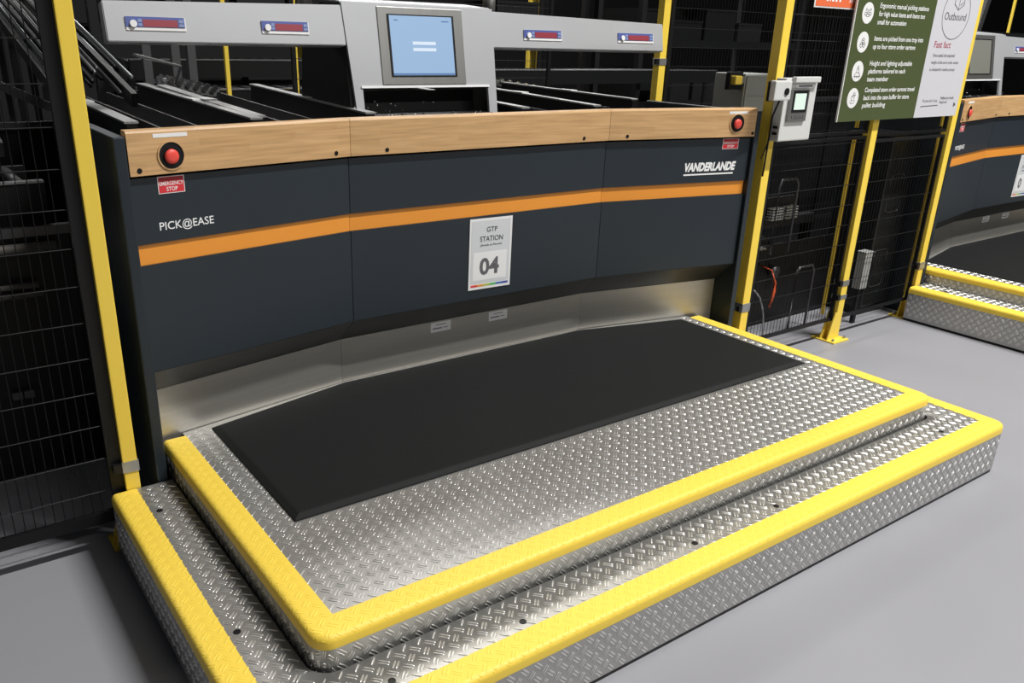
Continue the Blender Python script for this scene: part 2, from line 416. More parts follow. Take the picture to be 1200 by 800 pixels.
# mat: front straight, back follows the kick plate, bevelled rim
bm = bmesh.new()
out = [(0.149, 0.450), (2.272, 0.445), (2.268, 1.078), (1.765, 1.205), (0.665, 1.205), (0.150, 1.090)]
cen = Vector((1.2, 0.85))
def inset(poly, d):
    n = len(poly); r = []
    for i in range(n):
        p0, p1, p2 = Vector(poly[i-1]), Vector(poly[i]), Vector(poly[(i+1) % n])
        n1 = Vector((-(p1-p0).y, (p1-p0).x)).normalized(); n2 = Vector((-(p2-p1).y, (p2-p1).x)).normalized()
        k = (n1+n2)/(1+n1.dot(n2)); r.append(tuple(p1+k*d))
    return r
r0 = out; r1 = inset(out, 0.001); r2 = inset(out, 0.018); r3 = inset(out, 0.024)
z = ZU+0.0018
levels = [[bm.verts.new((x, y, zz)) for x, y in r] for r, zz in ((r0, z), (r1, z+0.003), (r2, z+0.0095), (r3, z+0.0105))]
bm.faces.new(levels[0][::-1]); bm.faces.new(levels[-1])
for a, b in zip(levels, levels[1:]):
    for i in range(len(a)): bm.faces.new((a[i], a[(i+1) % len(a)], b[(i+1) % len(b)], b[i]))
fatigue = tag(obj('standing_mat', bm, M_MAT, origin=(1.2, 0.8, ZU)), 'black rubber mat with a sloping rim on the raised platform', 'mat')

# ------------------------------------------------------------------ the picking station
LINE = [(-0.0175, 1.0074), (0.6724, 1.1331), (1.7755, 1.1331), (2.4738, 0.9983)]
def offline(d):
    """the three-facet front line pushed back by d, mitred at the joints"""
    P = [Vector(p) for p in LINE]; out = []
    for i in range(4):
        segs = []
        if i > 0: segs.append((P[i]-P[i-1]).normalized())
        if i < 3: segs.append((P[i+1]-P[i]).normalized())
        ns = [Vector((-s.y, s.x)) for s in segs]
        if len(ns) == 1: k = ns[0]
        else: k = (ns[0]+ns[1])/(1+ns[0].dot(ns[1]))
        if i in (0, 3): k = Vector((0, 1/ns[0].y))
        out.append(P[i]+k*d)
    return out
def facet(bm, i, prof, gap=0.0012):
    """solid between joints i and i+1; prof = closed loop of (depth, z)"""
    loops = []
    for e, sg in ((i, 1), (i+1, -1)):
        lp = []
        for d, zz in prof:
            q = offline(d); a, b = q[i], q[i+1]; t = (b-a).normalized()
            p = q[e] + t*gap*sg; lp.append(bm.verts.new((p.x, p.y, zz)))
        loops.append(lp)
    n = len(prof); bm.faces.new(loops[0]); bm.faces.new(loops[1][::-1])
    for k in range(n): bm.faces.new((loops[0][k], loops[0][(k+1) % n], loops[1][(k+1) % n], loops[1][k]))
    return bm
def facet_frame(i, d=0.0):
    q = offline(d); a, b = q[i], q[i+1]; t = (b-a).normalized()
    return Frame((a.x, a.y, 0), (t.x, t.y, 0), (0, 0, 1), (t.y, -t.x, 0)), (b-a).length
ST = thing('picking_station', 'dark blue-grey workstation with bamboo rail and orange stripe nearest the viewer', 'workstation', (1.228, 1.3, 0.0))
WO = -0.015
sides = ['left', 'middle', 'right']
for i in range(3):
    r = 0.006
    prof = [(WO, 1.0677), (WO, 1.181-r), (WO+0.002, 1.181-0.002), (WO+r, 1.181), (0.030, 1.181), (0.030, 1.0677)]
    wr = obj('wooden_rail', facet(bmesh.new(), i, prof, 0.0008), M_WOOD, ST)
    up_ = obj('upper_panel', facet(bmesh.new(), i, [(0, 0.8852), (0, 1.060), (0.02, 1.060), (0.02, 0.8852)]), M_PANEL, ST)
    obj('orange_stripe', facet(bmesh.new(), i, [(0.007, 0.828), (0.007, 0.8852), (0.02, 0.8852), (0.02, 0.828)], 0.0005), M_ORANGE, ST)
    obj('lower_panel', facet(bmesh.new(), i, [(0, 0.5222), (0, 0.828), (0.02, 0.828), (0.02, 0.5222)]), M_PANEL, ST)
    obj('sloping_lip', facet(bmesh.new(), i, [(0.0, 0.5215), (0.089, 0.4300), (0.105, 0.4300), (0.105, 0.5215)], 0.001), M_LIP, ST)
    obj('kick_plate', facet(bmesh.new(), i, [(0.0887, 0.23), (0.0887, 0.4295), (0.094, 0.4295), (0.094, 0.23)], 0.0006), M_STEEL, ST)
for i, s0 in ((0, 'l'), (1, 'm'), (2, 'r')):
    fr, L = facet_frame(i, WO)
    spots = {0: [0.026, L-0.055], 1: [0.130, L-0.128], 2: [0.083, L-0.012]}[i]
    for a in spots:
        bm = bmesh.new(); fdisc(bm, fr, a, 1.081, -0.0005, 0.0006, 0.0062, 16); fring(bm, fr, a, 1.081, 0, 0.0068, 0.0015, 16, h=0.0012)
        lab(obj('screw', bm, M_BLACK, ST), 'black sunken screw')
# backing body
bm = bmesh.new()
q = offline(0.021); q2 = offline(0.096)
prism(bm, [tuple(v) for v in q] + [(2.47, 1.30), (-0.015, 1.30)], 0.53, 1.066)
prism(bm, [tuple(v) for v in q2] + [(2.47, 1.32), (-0.015, 1.32)], 0.0, 0.52)
obj('body', bm, M_DARK, ST)
for x0, x1, yf in ((-0.049, -0.019, 0.992), (2.4755, 2.5055, 0.983)):
    bm = B(x0, x1, yf, 1.62, 0.0, 1.168, bev=0.004)
    obj('end_panel', bm, M_PANEL, ST)
# emergency stops, labels, lettering
def estop(fr, a, zc, tilt):
    bm = bmesh.new(); fring(bm, fr, a, zc, -0.0002, 0.0365, 0.004, 40, h=0.0022); fdisc(bm, fr, a, zc, 0.0002, 0.0007, 0.0335, 40)
    hs = lab(obj('button_recess', bm, M_BLACK, ST), 'round black recess')
    obj('recess_rim', fring(bmesh.new(), fr, a, zc, 0, 0.0385, 0.004, 40, h=0.003), M_WOOD, hs)
    bm = bmesh.new(); n = 28; rows = []
    for rr, cc in ((0.010, 0.0), (0.010, 0.003), (0.0185, 0.004), (0.0195, 0.007), (0.0190, 0.010), (0.0150, 0.013), (0.008, 0.0145)):
        rows.append([bm.verts.new(fr.p(a-0.002+rr*math.cos(2*PI*k/n), zc-0.002+rr*math.sin(2*PI*k/n), cc)) for k in range(n)])
    for p, q in zip(rows, rows[1:]):
        for k in range(n): bm.faces.new((p[k], p[(k+1) % n], q[(k+1) % n], q[k]))
    bm.faces.new(rows[-1]); bm.faces.new(rows[0][::-1])
    lab(obj('stop_button', bm, M_RED, hs, smooth=True), 'red mushroom button')
def stop_label(fr, a0, a1, z0, z1):
    s = obj('stop_label', fbox(bmesh.new(), fr, a0, a1, z0, z1, 0, 0.0008), M_WHITE, ST); lab(s, 'red and white emergency stop label')
    w_ = a1-a0; h_ = z1-z0
    obj('red_field', fbox(bmesh.new(), fr, a0+0.002, a1-0.002, z0+0.002, z0+h_*0.76, 0.0008, 0.0012), M_REDL, s)
    obj('dark_field', fbox(bmesh.new(), fr, a0+0.002, a1-0.002, z0+h_*0.76, z1-0.0015, 0.0008, 0.0012), M_DRED, s)
    bm = T(fr, 'EMERGENCY', a0+0.004, a1-0.004, z0+h_*0.47, z0+h_*0.70, 0.0012, bold=0.004)
    ftext(bm, fr, 'STOP', a0+w_*0.30, a0+w_*0.72, z0+h_*0.14, z0+h_*0.38, 0.0012, bold=0.008)
    obj('lettering', bm, M_TEXTW, s)
fl, LL = facet_frame(0, 0.0); fw_, _ = facet_frame(0, WO); fr_, LR = facet_frame(2, 0.0); fwr, _ = facet_frame(2, WO)
estop(fw_, 0.116, 1.114, 0); estop(fwr, 0.613, 1.122, 0)
bm = fbox(bmesh.new(), fw_, 0.071, 0.166, 1.161, 1.171, 0, 0.0008); s = lab(obj('button_label', bm, M_WHITE, ST), 'thin white label strip')
bm = fbox(bmesh.new(), fwr, 0.568, 0.660, 1.159, 1.169, 0, 0.0008); s2_ = lab(obj('button_label', bm, M_WHITE, ST), 'thin white label strip')
stop_label(fl, 0.074, 0.149, 1.014, 1.059); stop_label(fr_, 0.566, 0.648, 1.018, 1.060)
lab(obj('lettering', T(fl, 'PICK@EASE', 0.066, 0.225, 0.911, 0.940, 0.0002, bold=0.004), M_TEXTW, ST), 'white lettering left of the stripe end')
bm = T(fr_, 'VANDERLANDE', 0.386, 0.648, 0.931, 0.967, 0.0002, bold=0.05, shear=0.22)
fbox(bm, fr_, 0.384, 0.638, 0.916, 0.922, 0.0002, 0.0008)
lab(obj('lettering', bm, M_TEXTW, ST), 'white slanted underlined lettering')
# rating plates on the middle kick plate
fk, _ = facet_frame(1, 0.0887)
for a0 in (1.034-0.664, 1.302-0.664):
    p_ = lab(obj('rating_plate', fbox(bmesh.new(), fk, a0, a0+0.090, 0.387, 0.424, 0, 0.001), M_PLATE, ST), 'small pale rating plate')
    bm = bmesh.new()
    fbox(bm, fk, a0+0.008, a0+0.050, 0.3985, 0.403, 0.001, 0.0014); fbox(bm, fk, a0+0.022, a0+0.068, 0.4135, 0.416, 0.001, 0.0014); fbox(bm, fk, a0+0.056, a0+0.076, 0.3995, 0.402, 0.001, 0.0014)
    obj('print', bm, M_GREYINK, p_)

# monitor tower and display arms (leaning back)
TI = math.atan(0.17)
ft = Frame((0, 1.516, 1.176), (1, 0, 0), (0, math.sin(TI), math.cos(TI)), (0, -math.cos(TI), math.sin(TI)))
Hn = lambda zz: (zz-1.176)/math.cos(TI)
H = Hn(1.527)
bm = bmesh.new()
# front plate: two cheeks, a header, tapering a little outwards to the top
def fpoly(bm, f, poly, c0, c1):
    lo = [bm.verts.new(f.p(a, b, c0)) for a, b in poly]; hi = [bm.verts.new(f.p(a, b, c1)) for a, b in poly]; n = len(poly)
    bm.faces.new(lo[::-1]); bm.faces.new(hi)
    for i in range(n): bm.faces.new((lo[i], lo[(i+1) % n], hi[(i+1) % n], hi[i]))
    return bm
sl = Hn(1.246)
fpoly(bm, ft, [(0.908, -0.07), (0.936, -0.07), (0.936, sl), (1.490, sl), (1.490, -0.07), (1.527, -0.07), (1.532, H), (0.884, H)], -0.012, 0)
tower = lab(obj('monitor_tower', bm, M_ARM, ST), 'silver grey monitor housing')
bm = bmesh.new(); fbox(bm, ft, 0.936, 1.490, -0.07, sl, -0.13, -0.11); lab(obj('tray_opening', bm, M_BLACK, tower), 'black opening below the screen')
obj('bead_plate', B(0.938, 1.488, 1.40, 1.60, 1.140, 1.150), M_BLACK, tower)  # added black plate under the glint beads
bm = bmesh.new()
for k in range(46):
    x = random.uniform(0.95, 1.475); y = random.uniform(1.44, 1.59)
    bmesh.ops.create_uvsphere(bm, u_segments=6, v_segments=4, radius=random.choice((0.002, 0.003, 0.004)), matrix=Matrix.Translation((x, y, 1.152+random.uniform(0, 0.045)*(y > 1.52))))
bb_ = lab(obj('glint_beads', bm, M_DOT, tower), 'tiny shiny beads added as glints in the opening'); bb_['kind'] = 'stuff'  # bright beads scattered at random to imitate glints
bm = fbox(bmesh.new(), ft, 0.930, 1.494, sl-0.003, sl+0.005, 0, 0.004); obj('opening_trim', bm, M_TEXTW, tower)
bm = bmesh.new(); fbox(bm, ft, 1.020, 1.385, Hn(1.253), Hn(1.5185), 0, 0.004, bev=0.002)
bez = lab(obj('screen_bezel', bm, M_BEZEL, tower), 'brushed grey screen bezel')
tower_list = [tower]
bm = bmesh.new(); bb = 0.003
for a0, a1, z0, z1 in ((1.058, 1.066, 1.281, 1.494), (1.336, 1.344, 1.281, 1.494), (1.066, 1.336, 1.281, 1.286), (1.066, 1.336, 1.490, 1.494)):
    fbox(bm, ft, a0, a1, Hn(z0), Hn(z1), 0.004, 0.006)
obj('screen_rim', bm, M_BLACK, tower)
scr = obj('screen', fbox(bmesh.new(), ft, 1.066, 1.336, Hn(1.286), Hn(1.490), 0.002, 0.0045), M_SCREEN, tower); lab(scr, 'lit pale blue login screen')
for z0 in (1.392, 1.370): lab(obj('input_field', fbox(bmesh.new(), ft, 1.158, 1.258, Hn(z0), Hn(z0+0.011), 0.0045, 0.005), M_SCREENW, tower), 'pale input field')
bm = bmesh.new(); fbox(bm, ft, 1.085, 1.102, Hn(1.472), Hn(1.476), 0.0045, 0.005); fbox(bm, ft, 1.290, 1.322, Hn(1.472), Hn(1.476), 0.0045, 0.005)
obj('header_print', bm, M_SCREEND, tower)
taskb = obj('task_bar', fbox(bmesh.new(), ft, 1.067, 1.335, Hn(1.287), Hn(1.293), 0.0045, 0.005), M_SCREEND, tower)
# tower sides and hood
for x in (0.889, 1.519):
    bm = bmesh.new()
    y0 = lambda zz: 1.532+(zz-1.176)*0.17
    poly = [(y0(1.10), 1.10), (1.97, 1.10), (1.93, 1.40), (1.76, 1.53), (y0(1.52), 1.52)]
    lo = [bm.verts.new((x, y, z_)) for y, z_ in poly]; hi = [bm.verts.new((x+0.012, y, z_)) for y, z_ in poly]
    bm.faces.new(lo); bm.faces.new(hi[::-1])
    for k in range(5): bm.faces.new((lo[k], lo[(k+1) % 5], hi[(k+1) % 5], hi[k]))
    lab(obj('housing_side', bm, M_BLACK, tower), 'dark side of the monitor housing')
bm = bmesh.new(); poly = [(1.590, 1.527), (1.595, 1.531), (1.76, 1.546), (1.76, 1.538)]
lo = [bm.verts.new((0.886, y, z_)) for y, z_ in poly]; hi = [bm.verts.new((1.530, y, z_)) for y, z_ in poly]
bm.faces.new(lo); bm.faces.new(hi[::-1])
for k in range(4): bm.faces.new((lo[k], lo[(k+1) % 4], hi[(k+1) % 4], hi[k]))
obj('housing_top', bm, M_ARM, tower)
obj('rear_beam', B(0.55, 1.90, 1.66, 1.72, 1.42, 1.47), M_BLACK, ST)
for x in (0.80, 1.60):
    bm = tube(bmesh.new(), [(x, 1.69, 1.47), (x, 1.69, 1.98)], 0.026, 16); obj('support_post', bm, M_STEEL, ST, smooth=True)
def arm(x0, z0a, z0b, x1, z1a, z1b, disp):
    bm = bmesh.new()
    poly = [(x0, Hn(z0a)), (x1, Hn(z1a)), (x1, Hn(z1b)), (x0, Hn(z0b))]
    fpoly(bm, ft, poly, -0.055, -0.004)
    bmesh.ops.bevel(bm, geom=bm.edges[:], offset=0.003, segments=2, affect='EDGES')
    A = lab(obj('display_arm', bm, M_ARM, ST), 'silver grey arm with two displays')
    for a0, a1 in disp:
        zt_, zb_ = Hn(1.457), Hn(1.418); w_ = a1-a0; h_ = zt_-zb_; c = -0.004
        bm = fbox(bmesh.new(), ft, a0, a1, zb_, zt_, c, c+0.003, bev=0.0008); lab(obj('display_base', bm, M_WHITE, A), 'white display strip')
        bm = fbox(bmesh.new(), ft, a0, a1-w_*0.02, zb_+h_*0.24, zt_, c+0.003, c+0.0045); obj('display_surround', bm, M_BLUE, A)
        bm = fbox(bmesh.new(), ft, a0+w_*0.28, a0+w_*0.86, zb_+h_*0.27, zb_+h_*0.80, c+0.0045, c+0.0052); lab(obj('led_window', bm, M_LED, A), 'dark red digit window')
        bm = fdisc(bmesh.new(), ft, a0+w_*0.12, zb_+h_*0.47, c+0.0045, c+0.010, h_*0.27, 20); lab(obj('push_button', bm, M_WHITE, A), 'round white button')
        bm = bmesh.new()
        for u0, u1 in ((0.20, 0.265), (0.88, 0.965)):
            for v0, v1 in ((0.30, 0.52), (0.58, 0.84)): fbox(bm, ft, a0+w_*u0, a0+w_*u1, zb_+h_*v0, zb_+h_*v1, c+0.0045, c+0.006)
        obj('keys', bm, M_MBLUE, A)
arm(0.096, 1.385, 1.500, 0.892, 1.386, 1.5185, ((0.155, 0.336), (0.585, 0.753)))
arm(1.527, 1.388, 1.5200, 2.490, 1.385, 1.501, ((1.685, 1.885), (2.205, 2.424)))

# ------------------------------------------------------------------ the notice on the station
def notice(digits, full=True):
    root = thing('station_notice', 'white notice reading station 04 on the middle dark panel', 'notice', (1.235, 1.1325, 0.69))
    f = Frame((1.1385, 1.1321, 0.5585), (1, 0, -0.012), (0.012, 0, 1), (0, -1, 0))
    w_, h_ = 0.190, 0.262
    obj('backing', fbox(bmesh.new(), f, 0, w_, 0, h_, 0, 0.002), M_WHITE, root)
    obj('paper', fbox(bmesh.new(), f, 0.008, w_-0.008, 0.022, h_-0.008, 0.002, 0.0025), M_PAPER, root)
    obj('number_field', fbox(bmesh.new(), f, 0.018, w_-0.020, 0.034, 0.138, 0.0025, 0.0029), M_WHITE, root)
    bm = T(f, 'GTP', 0.074, 0.122, 0.212, 0.230, 0.0026, bold=0.0)
    ftext(bm, f, 'STATION', 0.046, 0.148, 0.178, 0.197, 0.0026)
    ftext(bm, f, '(Goods to Person)', 0.048, 0.144, 0.159, 0.168, 0.0026)
    obj('heading', bm, M_INK, root)
    if digits == '04': bm = T(f, '04', 0.047, 0.135, 0.053, 0.117, 0.003, bold=0.03)
    else: bm = T(f, '0', 0.047, 0.088, 0.053, 0.117, 0.003, bold=0.03)
    lab(obj('number', bm, M_GREYINK, root), 'large dark digits')
    cols = [(0.7, 0.05, 0.05), (0.75, 0.3, 0.05), (0.45, 0.5, 0.08), (0.08, 0.45, 0.12), (0.06, 0.16, 0.45), (0.05, 0.08, 0.32)]
    for k, c in enumerate(cols):
        a0 = 0.010+k*(w_-0.020)/6
        obj('colour_bar', fbox(bmesh.new(), f, a0, a0+(w_-0.020)/6, 0.010, 0.018, 0.002, 0.0025), mat('notice_band', c, 0.5), root)
    return root
notice1 = notice('04')

# ------------------------------------------------------------------ conveyors behind the rail
def lane(label, x0, x1, y0, y1, z0, climb, lights=(True, True), name='roller_conveyor'):
    root = thing(name, label, 'conveyor', ((x0+x1)/2, (y0+y1)/2, 0), 'conveyor lanes behind the bamboo rail')
    zf = lambda y: z0+(y-y0)*climb
    for x in (x0, x1):
        bm = bmesh.new(); bar(bm, (x, y0, zf(y0)-0.045), (x, y1, zf(y1)-0.045), 0.030, 0.09)
        s = obj('side_rail', bm, M_BLACK, root)
        bm = bmesh.new(); bar(bm, (x, y0, zf(y0)+0.003), (x, y1, zf(y1)+0.003), 0.040, 0.006)
        lab(obj('rail_cap', bm, M_CAPG, s), 'grey metal cap')
    bm = bmesh.new(); bar(bm, ((x0+x1)/2, y0, zf(y0)-0.085), ((x0+x1)/2, y1, zf(y1)-0.085), x1-x0-0.032, 0.010); obj('belt', bm, M_TOTE, root)
    for t in (0.3, 0.62):
        bm = bmesh.new(); x = x0+(x1-x0)*t; bar(bm, (x, y0, zf(y0)-0.055), (x, y1, zf(y1)-0.055), 0.006, 0.05); obj('guide_strip', bm, M_GALV2, root)
    for x in (x0, x1):
        yy = y0+(y1-y0)*0.42
        obj('rail_joint', B(x-0.022, x+0.022, yy, yy+0.11, zf(yy+.055)+0.004, zf(yy+.055)+0.009, bev=0.001), M_BOX, root)
    for y in (y0+0.3, y1-0.2):
        bm = bmesh.new()
        for x in (x0, x1): box(bm, x-0.02, x+0.02, y-0.02, y+0.02, 0, zf(y)-0.09)
        box(bm, x0, x1, y-0.015, y+0.015, 0.3, 0.33)
        obj('leg_frame', bm, M_DARK, root)
    return root
lane('narrow dark conveyor lane at the left end behind the bamboo rail', 0.085, 0.463, 1.345, 2.70, 1.165, 0.024)
lane('dark conveyor lane under the left display arm, beside the monitor tower', 0.495, 0.898, 1.40, 2.50, 1.166, 0.032)
lane('dark conveyor lane just right of the monitor tower', 1.60, 1.982, 1.42, 2.60, 1.166, 0.034)
lane('dark conveyor lane under the right display arm', 2.02, 2.44, 1.66, 2.70, 1.168, 0.020)

index_kids()
PITCH = 4.21
st2 = copy_tree(ST, (PITCH, 0, 0)); st2['label'] = 'second dark workstation with orange stripe, at the right edge behind the signboard'
# the far station's screen is idle
index_kids()
for ch in kids[st2.name]:
    if ch.name.startswith(('support_post', 'rear_beam')): bpy.data.objects.remove(ch); continue
    if ch.name.startswith('monitor_tower'):
        for g in kids[ch.name]:
            if g.name.startswith(('screen.', 'input_field', 'header_print', 'task_bar', 'screen_bezel')):
                g.data = g.data.copy()
                if g.name.startswith('screen.'): g.data.materials[0] = M_IDLE; g['label'] = 'idle grey screen'
                elif g.name.startswith('screen_bezel'): pass
                else: bpy.data.objects.remove(g)
s2 = copy_tree(step1, (PITCH, 0, 0)); s2['label'] = 'low tread-plate step at the right edge of the picture'
u2 = copy_tree(stand1, (PITCH, 0, 0)); u2['label'] = 'raised tread-plate platform at the right edge of the picture'
m2 = fatigue.copy(); C.objects.link(m2); m2.location.x += PITCH; m2['label'] = 'black rubber mat on the far platform at the right edge'
n2 = notice('0'); n2.location.x += PITCH; n2['label'] = 'white notice cut off by the right edge of the picture'

# ------------------------------------------------------------------ fence posts
def post(x0, y0, w_, d_, h, label, ov=0.045, ovx=0.030, clamps=(), zfoot=0.0, fx=(-1,)):
    root = thing('fence_post', label, 'post', (x0+w_/2, y0+d_/2, 0), 'yellow fence posts')
    obj('upright', B(x0, x0+w_, y0, y0+d_, 0.006, h, bev=0.003), M_YEL, root)
    bm = bmesh.new()
    box(bm, x0-0.055, x0+w_+ovx, y0-ov, y0+d_+0.045, 0, 0.008, bev=0.002)
    fpoly_ = lambda pts, y, t: None
    for yy in (y0, y0+d_-0.006):
        poly = [(x0-0.05, 0.008), (x0, 0.008), (x0, 0.15), (x0-0.012, 0.15)]
        lo = [bm.verts.new((a, yy, b)) for a, b in poly]; hi = [bm.verts.new((a, yy+0.006, b)) for a, b in poly]
        bm.faces.new(lo); bm.faces.new(hi[::-1])
        for k in range(4): bm.faces.new((lo[k], lo[(k+1) % 4], hi[(k+1) % 4], hi[k]))
    obj('base_plate', bm, M_YEL, root)
    for cx in (x0-0.035, x0+w_+0.014)[:2 if ovx > 0.02 else 1]:
        bm = tube(bmesh.new(), [(cx, y0-0.025 if ov else y0+d_+0.022, 0.008), (cx, y0-0.025 if ov else y0+d_+0.022, 0.020)], 0.008, 6); obj('anchor_bolt', bm, M_GALV, root)
    for zc, hh in clamps:
        bm = bmesh.new(); box(bm, x0-0.003, x0+w_+0.003, y0-0.003, y0+d_+0.003, zc-hh/2, zc+hh/2, bev=0.001)
        cl = lab(obj('clamp', bm, M_GALV, root), 'grey steel clamp')
        bm = bmesh.new(); box(bm, x0-0.026, x0-0.003, y0-0.004, y0+0.012, zc-0.012, zc+0.014)
        obj('clamp_lug', bm, M_BLACK, cl)
    obj('post_cap', B(x0, x0+w_, y0, y0+d_, h, h+0.004, bev=0.001), M_BLACK, root)
    return root
post(-0.138, 0.987, 0.040, 0.05, 2.3, 'yellow post left of the near workstation, against the low step', ov=0, clamps=((0.262, 0.034),))
post(2.567, 0.987, 0.050, 0.045, 2.3, 'yellow post right of the near workstation, carrying the control box', ov=0, clamps=((0.30, 0.040),))
post(3.355, 0.985, 0.050, 0.045, 2.3, 'yellow post with its foot plate standing free on the grey floor', clamps=((0.305, 0.030), (0.232, 0.022)))
post(4.092, 0.987, 0.050, 0.045, 2.3, 'yellow post at the near corner of the far step', ov=0, clamps=((0.30, 0.040),))
post(3.045, 2.100, 0.050, 0.045, 2.3, 'yellow post behind the end of the right display arm', clamps=((1.325, 0.035),))
post(2.20, 5.0, 0.08, 0.06, 2.2, 'small distant yellow post seen below the left display arm')
post(4.44, 5.0, 0.08, 0.06, 2.2, 'distant dull yellow post seen below the right display arm')
for x, y, lb in ((1.409, 3.22, 'slim yellow post seen through the gap nearest the monitor housing'), (1.028, 3.22, 'slim yellow post in the middle of the gap under the left display arm'), (8.90, 3.0, 'dull yellow post behind the far workstation at the top right')):
    post(x, y, 0.022, 0.022, 2.2, lb)
# ------------------------------------------------------------------ fence panels
def mesh_panel(x0, x1, y, z0, z1, label, ft_=0.022, pv=0.025, ph=0.10, rr=0.0013, strip=None):
    root = thing('mesh_panel', label, 'fence panel', ((x0+x1)/2, y, z0), 'black wire mesh panels')
    bm = bmesh.new(); d = 0.018
    box(bm, x0, x0+ft_, y-d/2, y+d/2, z0, z1); box(bm, x1-ft_, x1, y-d/2, y+d/2, z0, z1)
    box(bm, x0+ft_, x1-ft_, y-d/2, y+d/2, z0, z0+ft_); box(bm, x0+ft_, x1-ft_, y-d/2, y+d/2, z1-ft_, z1)
    obj('frame', bm, M_BLACK, root)
    bm = bmesh.new()
    n = int((x1-x0-2*ft_)/pv)
    for k in range(1, n+1): tube(bm, [(x0+ft_+k*pv-pv/2, y, z0+ft_), (x0+ft_+k*pv-pv/2, y, z1-ft_)], rr, 4, cap=False)
    n = int((z1-z0-2*ft_)/ph)
    for k in range(1, n+1): tube(bm, [(x0+ft_, y-0.0025, z0+k*ph), (x1-ft_, y-0.0025, z0+k*ph)], rr*1.25, 4, cap=False)
    obj('wire_mesh', bm, M_MESH, root)
    if strip: lab(obj('edge_strip', B(strip-0.007, strip+0.007, 1.055, 1.068, z0+0.02, z1-0.01), M_YEL, root), 'slim yellow edge strip behind the mesh')
    return root
M_MESH = mat('black_wire', (0.010, 0.010, 0.011), 0.45, 0, 0.25)
mesh_panel(-1.30, -0.139, 1.012, 0.095, 2.15, 'tall black mesh panel at the left edge of the picture', ft_=0.034)
mesh_panel(2.640, 3.351, 1.012, 0.105, 1.032, 'lower black mesh panel between the control box post and the free-standing post', ft_=0.013, strip=3.345)
mesh_panel(2.640, 3.351, 1.012, 1.045, 2.15, 'upper black mesh panel behind the control box and the coral sign', ft_=0.013, strip=3.345)
mesh_panel(3.410, 4.088, 1.012, 0.105, 1.010, 'lower black mesh panel below the green signboard, nearest the far step', ft_=0.013, strip=4.145)
mesh_panel(3.410, 4.088, 1.012, 1.025, 2.15, 'upper black mesh panel behind the green signboard', ft_=0.013, strip=4.145)
mesh_panel(3.12, 6.2, 2.12, 0.30, 2.2, 'long black mesh panel standing further back behind the right fence', pv=0.025)
mesh_panel(1.30, 3.02, 3.0, 0.9, 2.2, 'black mesh panel far behind the right display arm', pv=0.03)

# ------------------------------------------------------------------ signs
f = Frame((3.014, 0.963, 1.110), (1, 0, 0), (0, 0, 1), (0, -1, 0))
SG = thing('information_board', 'large green and white information board hung on the fence', 'sign', (3.5, 0.97, 1.11))
GW = 0.640; BW = 1.042; BH = 0.74
obj('green_panel', fbox(bmesh.new(), f, 0, GW, 0, BH, 0, 0.003), M_GREEN, SG)
obj('white_panel', fbox(bmesh.new(), f, GW, BW, 0, BH, 0, 0.003), M_BOARD, SG)
obj('edge_strip', fbox(bmesh.new(), f, -0.005, 0, 0, BH, -0.004, 0.004), M_WHITE, SG)
rows = [(0.454, ['Ergonomic manual picking stations', 'for high value items and items too', 'small for automation'], (0.395, 0.375, 0.23)),
        (0.336, ['Items are picked from one tray into', 'up to four store order cartons'], (0.40, 0.345)),
        (0.215, ['Height and lighting adjustable', 'platforms tailored to each', 'team member'], (0.345, 0.300, 0.17)),
        (0.101, ['Completed store order cartons travel', 'back into the case buffer for store', 'pallet building'], (0.41, 0.375, 0.185))]
c = 0.003
